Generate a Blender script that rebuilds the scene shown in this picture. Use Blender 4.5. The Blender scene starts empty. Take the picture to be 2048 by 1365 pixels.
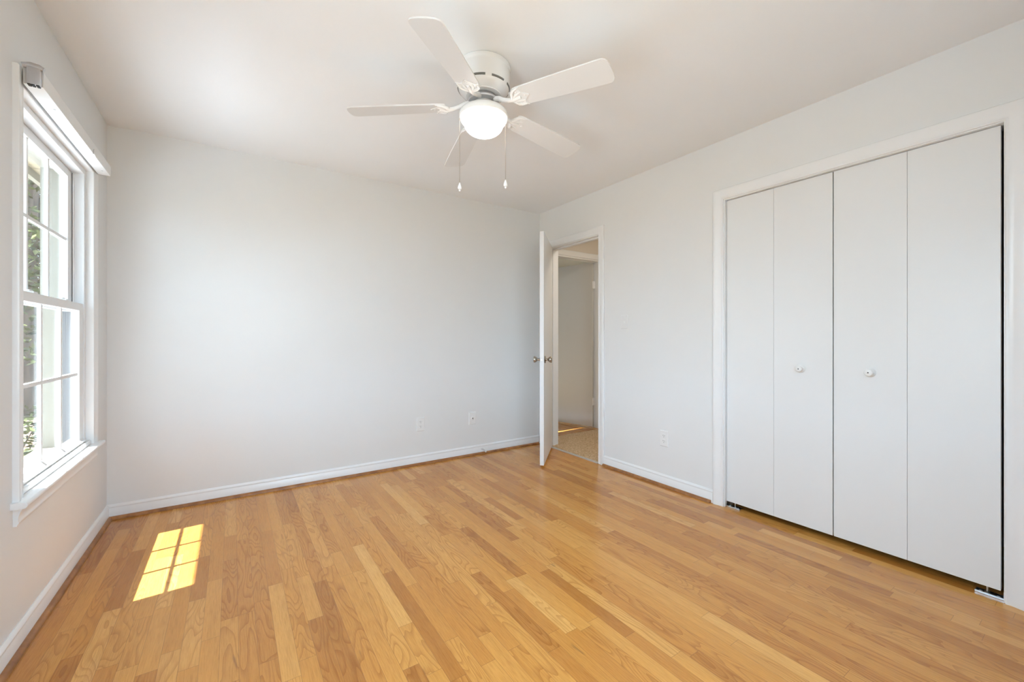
import bpy, bmesh, math, random
from mathutils import Vector, Matrix

random.seed(7)
PI = math.pi
scene = bpy.context.scene
COL = scene.collection

# ------------------------------------------------------------------ camera
W, H = 3.358, 2.44            # room width (x 0..W), ceiling height; far wall at y = 0
REAR = -3.70                  # wall behind the camera
cam_d = bpy.data.cameras.new('camera')
cam_d.sensor_width = 36.0
cam_d.lens = 833.58 / 2048 * 36.0
cam_d.shift_y = -(682.5 - 676.12) / 2048
cam_d.clip_start = 0.01
cam = bpy.data.objects.new('camera', cam_d)
COL.objects.link(cam)
cam.location = (0.6452, -3.5245, 1.1221)
cam.rotation_euler = (PI / 2, 0, -0.59029)
scene.camera = cam

# ------------------------------------------------------------------ world, sun, added fill lamps, exposure
world = bpy.data.worlds.new('sky')
scene.world = world
world.use_nodes = True
bg = world.node_tree.nodes['Background']
bg.inputs['Color'].default_value = (0.64, 0.82, 1.0, 1)
bg.inputs['Strength'].default_value = 7.5

sun_d = bpy.data.lights.new('sun', 'SUN')
sun_d.energy = 28.0
sun_d.angle = math.radians(0.53)
sun_d.color = (1.0, 0.985, 0.97)
sun = bpy.data.objects.new('sun', sun_d)
COL.objects.link(sun)
sun.rotation_euler = Vector((1, 0.05, -2.12)).to_track_quat('-Z', 'Y').to_euler()
sun.location = (-3, 0, 6)

def area(name, loc, direction, sx, sy, power, color):
    d = bpy.data.lights.new(name, 'AREA')
    d.shape = 'RECTANGLE'; d.size = sx; d.size_y = sy
    d.energy = power; d.color = color
    o = bpy.data.objects.new(name, d); COL.objects.link(o)
    o.location = loc
    o.rotation_euler = Vector(direction).to_track_quat('-Z', 'Z').to_euler()
    return o
# fill lamps added outside the two unseen windows, standing in for daylight
area('fill_lamp_rear', (1.45, REAR - 0.20, 1.32), (0, 1, -0.55), 1.2, 1.4, 10, (0.66, 0.83, 1.0))
area('fill_lamp_side', (-0.24, -2.80, 1.25), (1, 0.0, -0.45), 0.85, 1.4, 20, (0.66, 0.83, 1.0))
# fill lamp added under the hall ceiling, with no fixture
area('hall_fill_lamp', (3.95, -0.95, 2.40), (0, 0, -1), 0.3, 0.3, 8, (1.0, 0.90, 0.76))

vs = scene.view_settings
vs.view_transform = 'Standard'
try: vs.look = 'None'
except Exception: pass
vs.exposure = 0.40
vs.gamma = 1.0
vs.use_curve_mapping = False

cy = scene.cycles
cy.max_bounces = 12
cy.diffuse_bounces = 8
cy.glossy_bounces = 4
cy.transparent_max_bounces = 12
cy.sample_clamp_indirect = 6.0
cy.caustics_reflective = False
cy.caustics_refractive = False
cy.use_denoising = True

# ------------------------------------------------------------------ materials
class NT:
    def __init__(self, name):
        self.m = bpy.data.materials.new(name)
        self.m.use_nodes = True
        self.t = self.m.node_tree
        self.b = self.t.nodes.get('Principled BSDF')
        self.out = self.t.nodes.get('Material Output')
    def n(self, typ, **kw):
        nd = self.t.nodes.new(typ)
        for k, v in kw.items(): setattr(nd, k, v)
        return nd
    def put(self, sock, val):
        if isinstance(val, bpy.types.NodeSocket): self.t.links.new(val, sock)
        else: sock.default_value = val
    def math(self, op, a, b=0.0, c=None):
        nd = self.n('ShaderNodeMath', operation=op)
        self.put(nd.inputs[0], a); self.put(nd.inputs[1], b)
        if c is not None: self.put(nd.inputs[2], c)
        return nd.outputs[0]
    def mix(self, f, a, b, mode='MIX'):
        nd = self.n('ShaderNodeMix', data_type='RGBA', blend_type=mode)
        self.put(nd.inputs['Factor'], f)
        self.put(nd.inputs[6], a); self.put(nd.inputs[7], b)
        return nd.outputs[2]
    def xyz(self, x, y, z):
        nd = self.n('ShaderNodeCombineXYZ')
        for s, v in zip(nd.inputs, (x, y, z)): self.put(s, v)
        return nd.outputs[0]
    def noise(self, vec, scale, detail=2.0, rough=0.5, dist=0.0):
        nd = self.n('ShaderNodeTexNoise')
        self.put(nd.inputs['Vector'], vec)
        nd.inputs['Scale'].default_value = scale
        nd.inputs['Detail'].default_value = detail
        nd.inputs['Roughness'].default_value = rough
        nd.inputs['Distortion'].default_value = dist
        return nd.outputs['Fac']
    def white(self, vec, dims='2D'):
        nd = self.n('ShaderNodeTexWhiteNoise', noise_dimensions=dims)
        self.put(nd.inputs['Vector'], vec)
        return nd.outputs['Value'], nd.outputs['Color']
    def ramp(self, f, stops):
        nd = self.n('ShaderNodeValToRGB')
        self.put(nd.inputs['Fac'], f)
        el = nd.color_ramp.elements
        while len(el) > 1: el.remove(el[-1])
        el[0].position, el[0].color = stops[0][0], (*stops[0][1], 1)
        for p, c in stops[1:]:
            e = el.new(p); e.color = (*c, 1)
        return nd.outputs['Color']
    def rng(self, f, a, b, c, d):
        nd = self.n('ShaderNodeMapRange')
        self.put(nd.inputs['Value'], f)
        for k, v in zip(('From Min', 'From Max', 'To Min', 'To Max'), (a, b, c, d)): nd.inputs[k].default_value = v
        return nd.outputs['Result']

def paint(name, col, rough, spec=0.4, bump=0.0, bscale=120, var=0.015):
    k = NT(name)
    pos = k.n('ShaderNodeNewGeometry').outputs['Position']
    f = k.noise(pos, 3.0, 3.0)
    c2 = tuple(max(0, c * (1 - var * 2)) for c in col)
    k.put(k.b.inputs['Base Color'], k.mix(f, (*c2, 1), (*col, 1)))
    k.b.inputs['Roughness'].default_value = rough
    k.b.inputs['Specular IOR Level'].default_value = spec
    if bump:
        bn = k.n('ShaderNodeBump'); bn.inputs['Strength'].default_value = bump; bn.inputs['Distance'].default_value = 0.002
        k.put(bn.inputs['Height'], k.noise(pos, bscale, 2.0)); k.put(k.b.inputs['Normal'], bn.outputs[0])
    return k.m

M = {}
M['wall'] = paint('wall_paint', (0.725, 0.73, 0.73), 0.55, 0.3, 0.05, 160)
M['ceil'] = paint('ceiling_paint', (0.81, 0.82, 0.83), 0.8, 0.2, 0.05, 120)
M['trim'] = paint('trim_gloss_paint', (0.775, 0.78, 0.785), 0.28, 0.5, 0.0)
M['door'] = paint('door_paint', (0.735, 0.74, 0.74), 0.35, 0.45, 0.02, 60)
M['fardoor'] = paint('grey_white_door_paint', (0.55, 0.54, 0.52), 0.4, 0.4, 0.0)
M['liner'] = paint('grey_jamb_track', (0.10, 0.10, 0.105), 0.5, 0.3, 0.0)
M['vinyl'] = paint('white_vinyl', (0.74, 0.75, 0.76), 0.35, 0.5, 0.0)
M['fan'] = paint('white_enamel', (0.76, 0.76, 0.76), 0.22, 0.5, 0.0)
M['blade'] = paint('white_blade', (0.70, 0.70, 0.70), 0.4, 0.4, 0.0)
M['plastic'] = paint('white_plastic', (0.765, 0.765, 0.76), 0.3, 0.5, 0.0)
M['dark'] = paint('dark_slot', (0.03, 0.03, 0.03), 0.6, 0.3, 0.0)
M['greyslot'] = paint('grey_slot', (0.16, 0.16, 0.15), 0.6, 0.3, 0.0)
M['closet'] = paint('closet_shade_colour', (0.20, 0.20, 0.20), 0.8, 0.2, 0.0)  # dark colour stands in for shade behind the bifold doors
M['hallwall'] = paint('hall_paint', (0.72, 0.66, 0.58), 0.6, 0.3, 0.0)
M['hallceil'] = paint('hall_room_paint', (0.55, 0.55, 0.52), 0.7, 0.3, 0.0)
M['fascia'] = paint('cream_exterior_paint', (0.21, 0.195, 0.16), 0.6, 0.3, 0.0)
M['concrete'] = paint('pale_bounce_slab', (0.72, 0.75, 0.79), 0.9, 0.2, 0.0, var=0.06)  # pale colour for the added slab that bounces sunlight indoors
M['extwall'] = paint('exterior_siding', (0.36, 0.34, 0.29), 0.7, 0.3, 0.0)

def metal(name, col, rough):
    k = NT(name)
    pos = k.n('ShaderNodeNewGeometry').outputs['Position']
    k.put(k.b.inputs['Base Color'], k.mix(k.noise(pos, 40), (*col, 1), (*[c * 0.85 for c in col], 1)))
    k.b.inputs['Metallic'].default_value = 1.0
    k.b.inputs['Roughness'].default_value = rough
    return k.m
M['nickel'] = metal('satin_nickel', (0.46, 0.41, 0.35), 0.22)
M['zinc'] = metal('zinc_plate', (0.72, 0.78, 0.80), 0.3)
M['steel'] = metal('dull_threshold_steel', (0.80, 0.78, 0.76), 0.55)
M['alu'] = metal('brushed_aluminium', (0.66, 0.66, 0.68), 0.35)

def oak(name, plank_w=0.0572, tone=1.0, shoe=False):
    """strip oak floor: narrow boards along y with random lengths, tones, flat-sawn or straight grain"""
    k = NT(name)
    pos = k.n('ShaderNodeNewGeometry').outputs['Position']
    sp = k.n('ShaderNodeSeparateXYZ'); k.put(sp.inputs[0], pos)
    X, Y = sp.outputs[0], sp.outputs[1]
    rx = k.math('DIVIDE', k.math('ADD', X, 5.0), plank_w)
    row = k.math('FLOOR', rx)
    fx = k.math('FRACT', rx)
    rv, rc = k.white(k.xyz(row, 3.7, 0.0))
    L = k.rng(rv, 0, 1, 0.85, 1.75)
    off = k.white(k.xyz(row, 11.3, 0.0))[0]
    ry = k.math('ADD', k.math('DIVIDE', k.math('ADD', Y, 20.0), L), k.math('MULTIPLY', off, 9.0))
    # uneven board lengths: shift each joint
    idx0 = k.math('FLOOR', ry)
    idx = idx0
    fy = k.math('FRACT', ry)
    jit = k.rng(k.white(k.xyz(row, idx0, 5.0), '3D')[0], 0, 1, 0.25, 0.8)
    second = k.math('GREATER_THAN', fy, jit)
    idx = k.math('ADD', k.math('MULTIPLY', idx0, 2.0), second)
    rnd, rcol = k.white(k.xyz(row, idx, 1.0), '3D')
    rnd2 = k.white(k.xyz(row, idx, 9.0), '3D')[0]
    base = k.ramp(rnd, [(0.0, (0.43, 0.175, 0.034)), (0.12, (0.50, 0.212, 0.043)), (0.5, (0.575, 0.262, 0.056)),
                        (0.85, (0.62, 0.300, 0.072)), (1.0, (0.70, 0.370, 0.105))])
    # long grain, shifted per board
    gx = k.math('ADD', X, k.math('MULTIPLY', rnd, 7.0))
    gy = k.math('ADD', k.math('MULTIPLY', Y, 0.05), k.math('MULTIPLY', rnd2, 13.0))
    fine = k.noise(k.xyz(gx, gy, 0.0), 260.0, 3.0, 0.65)
    broad = k.noise(k.xyz(gx, gy, 3.0), 40.0, 2.0, 0.5)
    # cathedral figure: rings of a stretched noise
    fig = k.noise(k.xyz(k.math('MULTIPLY', gx, 1.0), k.math('ADD', k.math('MULTIPLY', Y, 0.16), k.math('MULTIPLY', rnd2, 29.0)), 8.0), 13.0, 1.0, 0.4, 0.3)
    rings = k.math('FRACT', k.math('MULTIPLY', fig, 13.0))
    ringl = k.rng(rings, 0.55, 1.0, 0.0, 1.0)
    ringm = k.math('MULTIPLY', ringl, k.math('MULTIPLY', k.math('GREATER_THAN', rnd2, 0.42), 0.55))
    c = k.mix(k.rng(fine, 0.40, 0.72, 0.0, 0.62), base, k.mix(1.0, base, (0.62, 0.50, 0.40, 1), 'MULTIPLY'))
    c = k.mix(k.rng(broad, 0.35, 0.75, 0.0, 0.38), c, k.mix(1.0, base, (1.22, 1.22, 1.2, 1), 'MULTIPLY'))
    c = k.mix(ringm, c, k.mix(1.0, base, (0.55, 0.42, 0.33, 1), 'MULTIPLY'))
    # dark knots / mineral streaks
    st = k.noise(k.xyz(gx, k.math('MULTIPLY', Y, 0.22), 5.5), 22.0, 2.0, 0.5)
    c = k.mix(k.rng(st, 0.72, 0.80, 0.0, 0.55), c, (0.13, 0.075, 0.035, 1))
    # faint worn, dusty patches
    worn = k.noise(pos, 2.3, 3.0, 0.6)
    c = k.mix(k.rng(worn, 0.6, 0.85, 0.0, 0.12), c, (0.52, 0.34, 0.18, 1))
    # seams
    ex = k.math('MINIMUM', fx, k.math('SUBTRACT', 1.0, fx))
    seamx = k.math('LESS_THAN', ex, 0.012)
    ey0 = k.math('MINIMUM', fy, k.math('SUBTRACT', 1.0, fy))
    ey1 = k.math('ABSOLUTE', k.math('SUBTRACT', fy, jit))
    ey = k.math('MULTIPLY', k.math('MINIMUM', ey0, ey1), L)
    seamy = k.math('LESS_THAN', ey, 0.0009)
    seam = k.math('MAXIMUM', seamx, seamy)
    c = k.mix(k.math('MULTIPLY', seam, 0.5), c, (0.17, 0.08, 0.03, 1))
    if tone != 1.0: c = k.mix(1.0, c, (tone, tone, tone, 1), 'MULTIPLY')
    k.put(k.b.inputs['Base Color'], c)
    k.put(k.b.inputs['Roughness'], k.rng(k.noise(pos, 1.5, 2.0), 0.3, 0.7, 0.20, 0.27))
    k.b.inputs['Specular IOR Level'].default_value = 0.4
    k.b.inputs['Coat Weight'].default_value = 0.12
    k.b.inputs['Coat Roughness'].default_value = 0.12
    bn = k.n('ShaderNodeBump'); bn.inputs['Strength'].default_value = 0.12; bn.inputs['Distance'].default_value = 0.0015
    hgt = k.math('SUBTRACT', 1.0, seam)
    k.put(bn.inputs['Height'], hgt)
    k.put(k.b.inputs['Normal'], bn.outputs[0]); k.put(k.b.inputs['Coat Normal'], bn.outputs[0])
    return k.m
M['oak'] = oak('oak_strip_floor')
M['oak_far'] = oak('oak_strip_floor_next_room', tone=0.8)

def shoe_wood():
    k = NT('stained_oak_moulding')
    pos = k.n('ShaderNodeNewGeometry').outputs['Position']
    f = k.noise(pos, 18.0, 4.0, 0.6)
    k.put(k.b.inputs['Base Color'], k.ramp(f, [(0.3, (0.20, 0.075, 0.022)), (0.55, (0.33, 0.135, 0.04)), (0.75, (0.42, 0.19, 0.06))]))
    k.b.inputs['Roughness'].default_value = 0.35
    return k.m
M['shoe'] = shoe_wood()

def carpet_mat():
    k = NT('woven_hall_carpet')
    pos = k.n('ShaderNodeNewGeometry').outputs['Position']
    sp = k.n('ShaderNodeSeparateXYZ'); k.put(sp.inputs[0], pos)
    a = k.math('MULTIPLY', k.math('ADD', sp.outputs[0], sp.outputs[1]), 62.0)
    b = k.math('MULTIPLY', k.math('SUBTRACT', sp.outputs[0], sp.outputs[1]), 62.0)
    ca = k.white(k.xyz(k.math('FLOOR', a), k.math('FLOOR', b), 0.0))[0]
    ha = k.math('SINE', k.math('MULTIPLY', k.math('FRACT', a), PI))
    hb = k.math('SINE', k.math('MULTIPLY', k.math('FRACT', b), PI))
    hh = k.math('MULTIPLY', ha, hb)
    col = k.ramp(ca, [(0.0, (0.52, 0.35, 0.19)), (0.5, (0.68, 0.49, 0.29)), (1.0, (0.80, 0.62, 0.41))])
    col = k.mix(k.rng(hh, 0.0, 0.5, 0.5, 0.0), col, (0.34, 0.22, 0.12, 1))
    k.put(k.b.inputs['Base Color'], col)
    k.b.inputs['Roughness'].default_value = 0.95
    bn = k.n('ShaderNodeBump'); bn.inputs['Strength'].default_value = 0.8; bn.inputs['Distance'].default_value = 0.004
    k.put(bn.inputs['Height'], hh); k.put(k.b.inputs['Normal'], bn.outputs[0])
    return k.m
M['carpet'] = carpet_mat()

def glass_mat():
    k = NT('window_glass')
    tr = k.n('ShaderNodeBsdfTransparent'); tr.inputs[0].default_value = (0.97, 0.985, 0.98, 1)
    gl = k.n('ShaderNodeBsdfGlossy'); gl.inputs['Roughness'].default_value = 0.02
    fr = k.n('ShaderNodeFresnel'); fr.inputs['IOR'].default_value = 1.35
    mx = k.n('ShaderNodeMixShader')
    k.put(mx.inputs[0], k.math('MINIMUM', k.math('MULTIPLY', fr.outputs[0], 0.35), 0.5)); k.put(mx.inputs[1], tr.outputs[0]); k.put(mx.inputs[2], gl.outputs[0])
    k.put(k.out.inputs['Surface'], mx.outputs[0])
    return k.m
M['glass'] = glass_mat()

def lamp_mat():
    k = NT('lit_opal_glass')
    pos = k.n('ShaderNodeNewGeometry').outputs['Position']
    f = k.noise(pos, 9.0, 2.0)
    k.put(k.b.inputs['Base Color'], k.mix(f, (0.9, 0.9, 0.88, 1), (0.93, 0.93, 0.91, 1)))
    k.b.inputs['Roughness'].default_value = 0.3
    k.b.inputs['Emission Color'].default_value = (1.0, 0.975, 0.94, 1)
    k.b.inputs['Emission Strength'].default_value = 4.0
    return k.m
M['lamp'] = lamp_mat()

def soffit_mat():
    k = NT('cream_soffit_boards')
    pos = k.n('ShaderNodeNewGeometry').outputs['Position']
    sp = k.n('ShaderNodeSeparateXYZ'); k.put(sp.inputs[0], pos)
    f = k.math('FRACT', k.math('MULTIPLY', sp.outputs[1], 3.6))
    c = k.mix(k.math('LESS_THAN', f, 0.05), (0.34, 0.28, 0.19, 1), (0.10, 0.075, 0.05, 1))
    k.put(k.b.inputs['Base Color'], c); k.b.inputs['Roughness'].default_value = 0.7
    return k.m
M['soffit'] = soffit_mat()

def leaf_mat(name, a, b):
    k = NT(name)
    pos = k.n('ShaderNodeNewGeometry').outputs['Position']
    rnd = k.n('ShaderNodeNewGeometry').outputs['Random Per Island']
    k.put(k.b.inputs['Base Color'], k.ramp(rnd, [(0.0, a), (1.0, b)]))
    k.b.inputs['Roughness'].default_value = 0.7
    k.b.inputs['Specular IOR Level'].default_value = 0.15
    k.b.inputs['Transmission Weight'].default_value = 0.0
    return k.m
M['leaf'] = leaf_mat('tree_leaves', (0.012, 0.018, 0.006), (0.075, 0.088, 0.026))
M['leafdark'] = leaf_mat('woodland_leaves', (0.009, 0.0065, 0.004), (0.032, 0.022, 0.014))
def bark():
    k = NT('tree_bark')
    pos = k.n('ShaderNodeNewGeometry').outputs['Position']
    sp = k.n('ShaderNodeSeparateXYZ'); k.put(sp.inputs[0], pos)
    f = k.noise(k.xyz(sp.outputs[0], sp.outputs[1], k.math('MULTIPLY', sp.outputs[2], 0.15)), 25.0, 3.0)
    k.put(k.b.inputs['Base Color'], k.ramp(f, [(0.3, (0.025, 0.018, 0.014)), (0.7, (0.085, 0.060, 0.046))]))
    k.b.inputs['Roughness'].default_value = 0.9
    return k.m
M['bark'] = bark()
def ground():
    k = NT('mulch_and_grass')
    pos = k.n('ShaderNodeNewGeometry').outputs['Position']
    f = k.noise(pos, 2.2, 4.0, 0.6)
    c = k.ramp(f, [(0.35, (0.20, 0.125, 0.085)), (0.5, (0.27, 0.18, 0.12)), (0.58, (0.13, 0.16, 0.06)), (0.75, (0.19, 0.23, 0.08))])
    k.put(k.b.inputs['Base Color'], c); k.b.inputs['Roughness'].default_value = 1.0
    return k.m
M['ground'] = ground()

# ------------------------------------------------------------------ mesh helpers
def box(bm, x0, x1, y0, y1, z0, z1, bevel=0.0):
    r = bmesh.ops.create_cube(bm, size=1.0)
    vs_ = r['verts']
    for v in vs_:
        v.co = Vector(((x0 + x1) / 2 + v.co.x * (x1 - x0), (y0 + y1) / 2 + v.co.y * (y1 - y0), (z0 + z1) / 2 + v.co.z * (z1 - z0)))
    if bevel:
        es = list({e for v in vs_ for e in v.link_edges})
        bmesh.ops.bevel(bm, geom=es, offset=bevel, segments=2, profile=0.6, affect='EDGES')

def lathe(bm, prof, n=40, mat=None):
    """prof: list of (radius, height) about local z; mat: Matrix"""
    mat = mat or Matrix()
    rings = []
    for r, z in prof:
        if r < 1e-6: rings.append([bm.verts.new(mat @ Vector((0, 0, z)))])
        else: rings.append([bm.verts.new(mat @ Vector((r * math.cos(2 * PI * i / n), r * math.sin(2 * PI * i / n), z))) for i in range(n)])
    for a, b in zip(rings, rings[1:]):
        if len(a) == 1 and len(b) == 1: continue
        for i in range(n):
            j = (i + 1) % n
            if len(a) == 1: bm.faces.new((a[0], b[j], b[i]))
            elif len(b) == 1: bm.faces.new((a[i], a[j], b[0]))
            else: bm.faces.new((a[i], a[j], b[j], b[i]))

def tube(bm, pts, rads, n=8):
    if not isinstance(rads, (list, tuple)): rads = [rads] * len(pts)
    pts = [Vector(p) for p in pts]
    rings = []
    for i, p in enumerate(pts):
        d = (pts[min(i + 1, len(pts) - 1)] - pts[max(i - 1, 0)]).normalized()
        u = d.orthogonal().normalized() if i == 0 else (u - d * u.dot(d)).normalized()
        v = d.cross(u)
        rings.append([bm.verts.new(p + (u * math.cos(2 * PI * j / n) + v * math.sin(2 * PI * j / n)) * rads[i]) for j in range(n)])
    for a, b in zip(rings, rings[1:]):
        for j in range(n): bm.faces.new((a[j], a[(j + 1) % n], b[(j + 1) % n], b[j]))
    bm.faces.new(rings[0][::-1]); bm.faces.new(rings[-1])

def sweep(bm, sections, close_ends=True, closed_profile=True):
    """sections: list of lists of points (same count)"""
    rows = [[bm.verts.new(Vector(p)) for p in s] for s in sections]
    n = len(rows[0])
    for a, b in zip(rows, rows[1:]):
        for i in range(n if closed_profile else n - 1):
            j = (i + 1) % n
            bm.faces.new((a[i], a[j], b[j], b[i]))
    if close_ends:
        bm.faces.new(rows[0][::-1]); bm.faces.new(rows[-1])

def obj(name, bm, mat, parent=None, smooth=False, loc=None):
    bmesh.ops.recalc_face_normals(bm, faces=bm.faces)
    me = bpy.data.meshes.new(name)
    bm.to_mesh(me); bm.free()
    me.materials.append(M[mat])
    if smooth:
        for p in me.polygons: p.use_smooth = True
        try: me.set_sharp_from_angle(angle=math.radians(35))
        except Exception: pass
    o = bpy.data.objects.new(name, me)
    COL.objects.link(o)
    if parent is not None:
        o.parent = parent
    if loc is not None: o.location = loc
    return o

def tag(o, label, cat, group=None, kind=None):
    o['label'] = label; o['category'] = cat
    if group: o['group'] = group
    if kind: o['kind'] = kind
    return o

def empty(name, loc, label, cat, group=None, kind=None, rz=0.0):
    o = bpy.data.objects.new(name, None)
    o.empty_display_size = 0.05
    COL.objects.link(o)
    o.location = loc; o.rotation_euler = (0, 0, rz)
    return tag(o, label, cat, group, kind)

def shift(bm, v):
    bmesh.ops.translate(bm, verts=bm.verts, vec=Vector(v))
    return bm

B = bmesh.new

# ------------------------------------------------------------------ room shell
T = 0.115        # interior wall thickness
WIN = dict(y0=-1.265, y1=-0.335, z0=0.54, z1=2.035)
DOOR = dict(y0=-0.865, y1=-0.165, z1=2.045)
CLO = dict(y0=-3.222, y1=-2.008, z1=2.045)

bm = B(); box(bm, -0.02, W + 0.80, REAR - 0.1, 0.05, -0.05, 0.0)
tag(obj('floor', bm, 'oak'), 'glossy honey oak strip floor of the bedroom', 'floor', kind='structure')

# ceiling with a shallow taped joint along the window wall
bm = B()
prof = [(-0.15, 2.440), (0.0, 2.440), (0.018, 2.4355), (0.04, 2.4335), (0.065, 2.4350), (0.09, 2.4385), (0.13, 2.440), (W + 0.8, 2.440), (W + 0.8, 2.52), (-0.15, 2.52)]
sweep(bm, [[(x, y, z) for x, z in prof] for y in (REAR - 0.1, 0.1)])
tag(obj('ceiling', bm, 'ceil', smooth=True), 'white painted bedroom ceiling carrying the fan', 'ceiling', kind='structure')

bm = B(); box(bm, -0.15, W + T, 0.0, 0.12, 0, 2.46)
tag(obj('wall_back', bm, 'wall'), 'bare white wall opposite the camera between window and door', 'wall', kind='structure')

def wall_with_holes(axis, a0, a1, t0, t1, z1, holes):
    """wall in the plane 'axis' const (t0..t1), running a0..a1, holes = (a,b,zb,zt)"""
    bm = B()
    def add(a, b, za, zb):
        if b - a < 1e-5 or zb - za < 1e-5: return
        if axis == 'x': box(bm, t0, t1, a, b, za, zb)
        else: box(bm, a, b, t0, t1, za, zb)
    cur = a0
    for a, b, zb, zt in sorted(holes):
        add(cur, a, 0, z1); add(a, b, 0, zb); add(a, b, zt, z1); cur = b
    add(cur, a1, 0, z1)
    return bm
bm = wall_with_holes('x', REAR - 0.12, 0.0, -0.10, 0.0, 2.46, [(-3.265, -2.335, 0.54, 2.035), (WIN['y0'] - .013, WIN['y1'] + .013, WIN['z0'] - 0.025, WIN['z1'] + .013)])
tag(obj('wall_left', bm, 'wall'), 'white wall on the left around the double hung window', 'wall', kind='structure')
bm = wall_with_holes('x', REAR - 0.12, 1.6, -0.19, -0.101, 2.2, [(-3.265, -2.335, 0.54, 2.035), (WIN['y0'] - 0.004, WIN['y1'] + 0.004, 0.50, 2.05)])
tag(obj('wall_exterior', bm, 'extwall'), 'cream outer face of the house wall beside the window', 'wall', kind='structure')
bm = wall_with_holes('x', REAR - 0.12, 0.0, W, W + T, 2.46, [(DOOR['y0'] - 0.02, DOOR['y1'] + 0.02, 0, DOOR['z1'] + 0.015), (CLO['y0'] - 0.02, CLO['y1'] + 0.02, 0, CLO['z1'] + 0.01)])
tag(obj('wall_right', bm, 'wall'), 'white wall on the right with doorway and closet opening', 'wall', kind='structure')
RW = dict(x0=0.85, x1=2.05, z0=0.62, z1=2.02)  # opening for the added rear window
bm = wall_with_holes('y', 0.0, W, REAR - 0.12, REAR, 2.46, [(RW['x0'], RW['x1'], RW['z0'], RW['z1'])])
tag(obj('wall_front', bm, 'wall'), 'white wall behind the camera with an added window opening for fill light', 'wall', kind='structure')

# ------------------------------------------------------------------ trim helpers
CAS = [(0, 0), (0, .008), (.003, .0105), (.007, .0105), (.010, .009), (.024, .010), (.030, .0125), (.046, .0165), (.056, .0175), (.061, .0165), (.064, .012), (.064, 0)]
def casing(bm, to3, a0, a1, z0, z1, scale=1.0, bottom=False):
    """mitred casing on three sides; to3(a, z, h) -> 3D"""
    pr = [(d * scale, h) for d, h in CAS]
    secs = []
    for aa, zz, sa, sz in ((a0, z0, -1, 0), (a0, z1, -1, 1), (a1, z1, 1, 1), (a1, z0, 1, 0)):
        secs.append([to3(aa + sa * d, zz + sz * d, h) for d, h in pr])
    sweep(bm, secs)

# window casing (left wall)
wl = lambda a, z, h: (h, a, z)
wr = lambda a, z, h: (W - h, a, z)

# ------------------------------------------------------------------ window_1 (double hung, left wall)
win = empty('window_1', (0, -0.8, 0.54), 'white double hung six over six window on the left wall', 'window', kind='structure')
def wobj(name, bm, mat, parent=None, smooth=False):
    if parent is None:
        shift(bm, (0, 0.8, -0.54)); parent = win
    else:
        shift(bm, (0, 0.8, -0.54))
    return obj(name, bm, mat, parent, smooth)
bm = B(); casing(bm, wl, WIN['y0'], WIN['y1'], 0.54, WIN['z1'], 0.95)
wobj('window_casing', bm, 'trim', smooth=True)
# stool with rounded nose + horns
bm = B()
sp_ = [(-0.022, .540), (.034, .540), (.039, .5375), (.042, .532), (.042, .526), (.039, .5205), (.034, .518), (-0.022, .518)]
sweep(bm, [[(x, y, z) for x, z in [(max(x, 0.0005), z) if (y in (-1.345, -0.255)) else (x, z) for x, z in sp_]] for y in (-1.345, -0.255)])
wobj('sill', bm, 'trim', smooth=True)
bm = B(); box(bm, -0.045, 0.001, WIN['y0'] + .0005, WIN['y1'] - .0005, .5185, .5395)
wobj('sill_board', bm, 'trim')
bm = B()
ap = [(0, .518), (.024, .518), (.023, .512), (.018, .500), (.0135, .486), (.0125, .472), (.0145, .468), (.0145, .463), (.011, .458), (.010, .452), (0, .452)]
sweep(bm, [[(x, y, z) for x, z in ap] for y in (-1.322, -0.278)])
wobj('apron', bm, 'trim', smooth=True)
# jamb extension (painted wood) from wall face back to the vinyl frame
bm = B()
box(bm, -0.0995, -0.0, WIN['y0'] - 0.012, WIN['y0'] + 0.0, 0.54, WIN['z1'] + .0)
box(bm, -0.0995, -0.0, WIN['y1'], WIN['y1'] + 0.012, 0.54, WIN['z1'])
box(bm, -0.0995, -0.0, WIN['y0'], WIN['y1'], WIN['z1'], WIN['z1'] + 0.012)
wobj('jamb', bm, 'trim')
# vinyl frame: sides, head, sill
FY0, FY1 = -1.24, -0.36
bm = B()
for ya, yb in ((WIN['y0'] + .0005, FY0), (FY1, WIN['y1'] - .0005)):
    box(bm, -0.105, -0.022, ya, yb, 0.5405, WIN['z1'] - .0005, 0.0015)
    ym = (FY0 if ya < -1 else FY1); s = 1 if ya < -1 else -1
    box(bm, -0.066, -0.060, *sorted((ym, ym + s * 0.010)), 0.5405, 2.0, 0.001)     # parting bead between the tracks
    box(bm, -0.030, -0.022, *sorted((ym, ym + s * 0.006)), 0.5405, 2.0, 0.001)
box(bm, -0.105, -0.022, FY0, FY1, 2.008, WIN['z1'] - .0005, 0.0015)
wobj('window_frame', bm, 'vinyl')
bm = B()
fs = [(-0.105, .5405), (-0.105, .556), (-0.030, .560), (-0.010, .562), (-0.003, .560), (-0.001, .554), (-0.001, .5405)]
sweep(bm, [[(x, y, z) for x, z in fs] for y in (WIN['y0'] + .001, WIN['y1'] - .001)])
wobj('frame_sill', bm, 'vinyl', smooth=True)
# grey balance tracks in the side jambs
for ya, yb in ((FY0, FY0 + .002), (FY1 - .002, FY1)):
    bm = B(); box(bm, -0.1045, -0.0665, ya, yb, 0.561, 2.004);
    wobj('jamb_track', bm, 'liner')
# exterior brick mould
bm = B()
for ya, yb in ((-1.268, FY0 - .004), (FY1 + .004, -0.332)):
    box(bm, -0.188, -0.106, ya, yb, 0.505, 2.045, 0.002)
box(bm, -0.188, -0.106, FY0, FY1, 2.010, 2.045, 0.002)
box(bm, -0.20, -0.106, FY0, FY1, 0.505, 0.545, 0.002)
wobj('outer_frame', bm, 'fascia')

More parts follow.
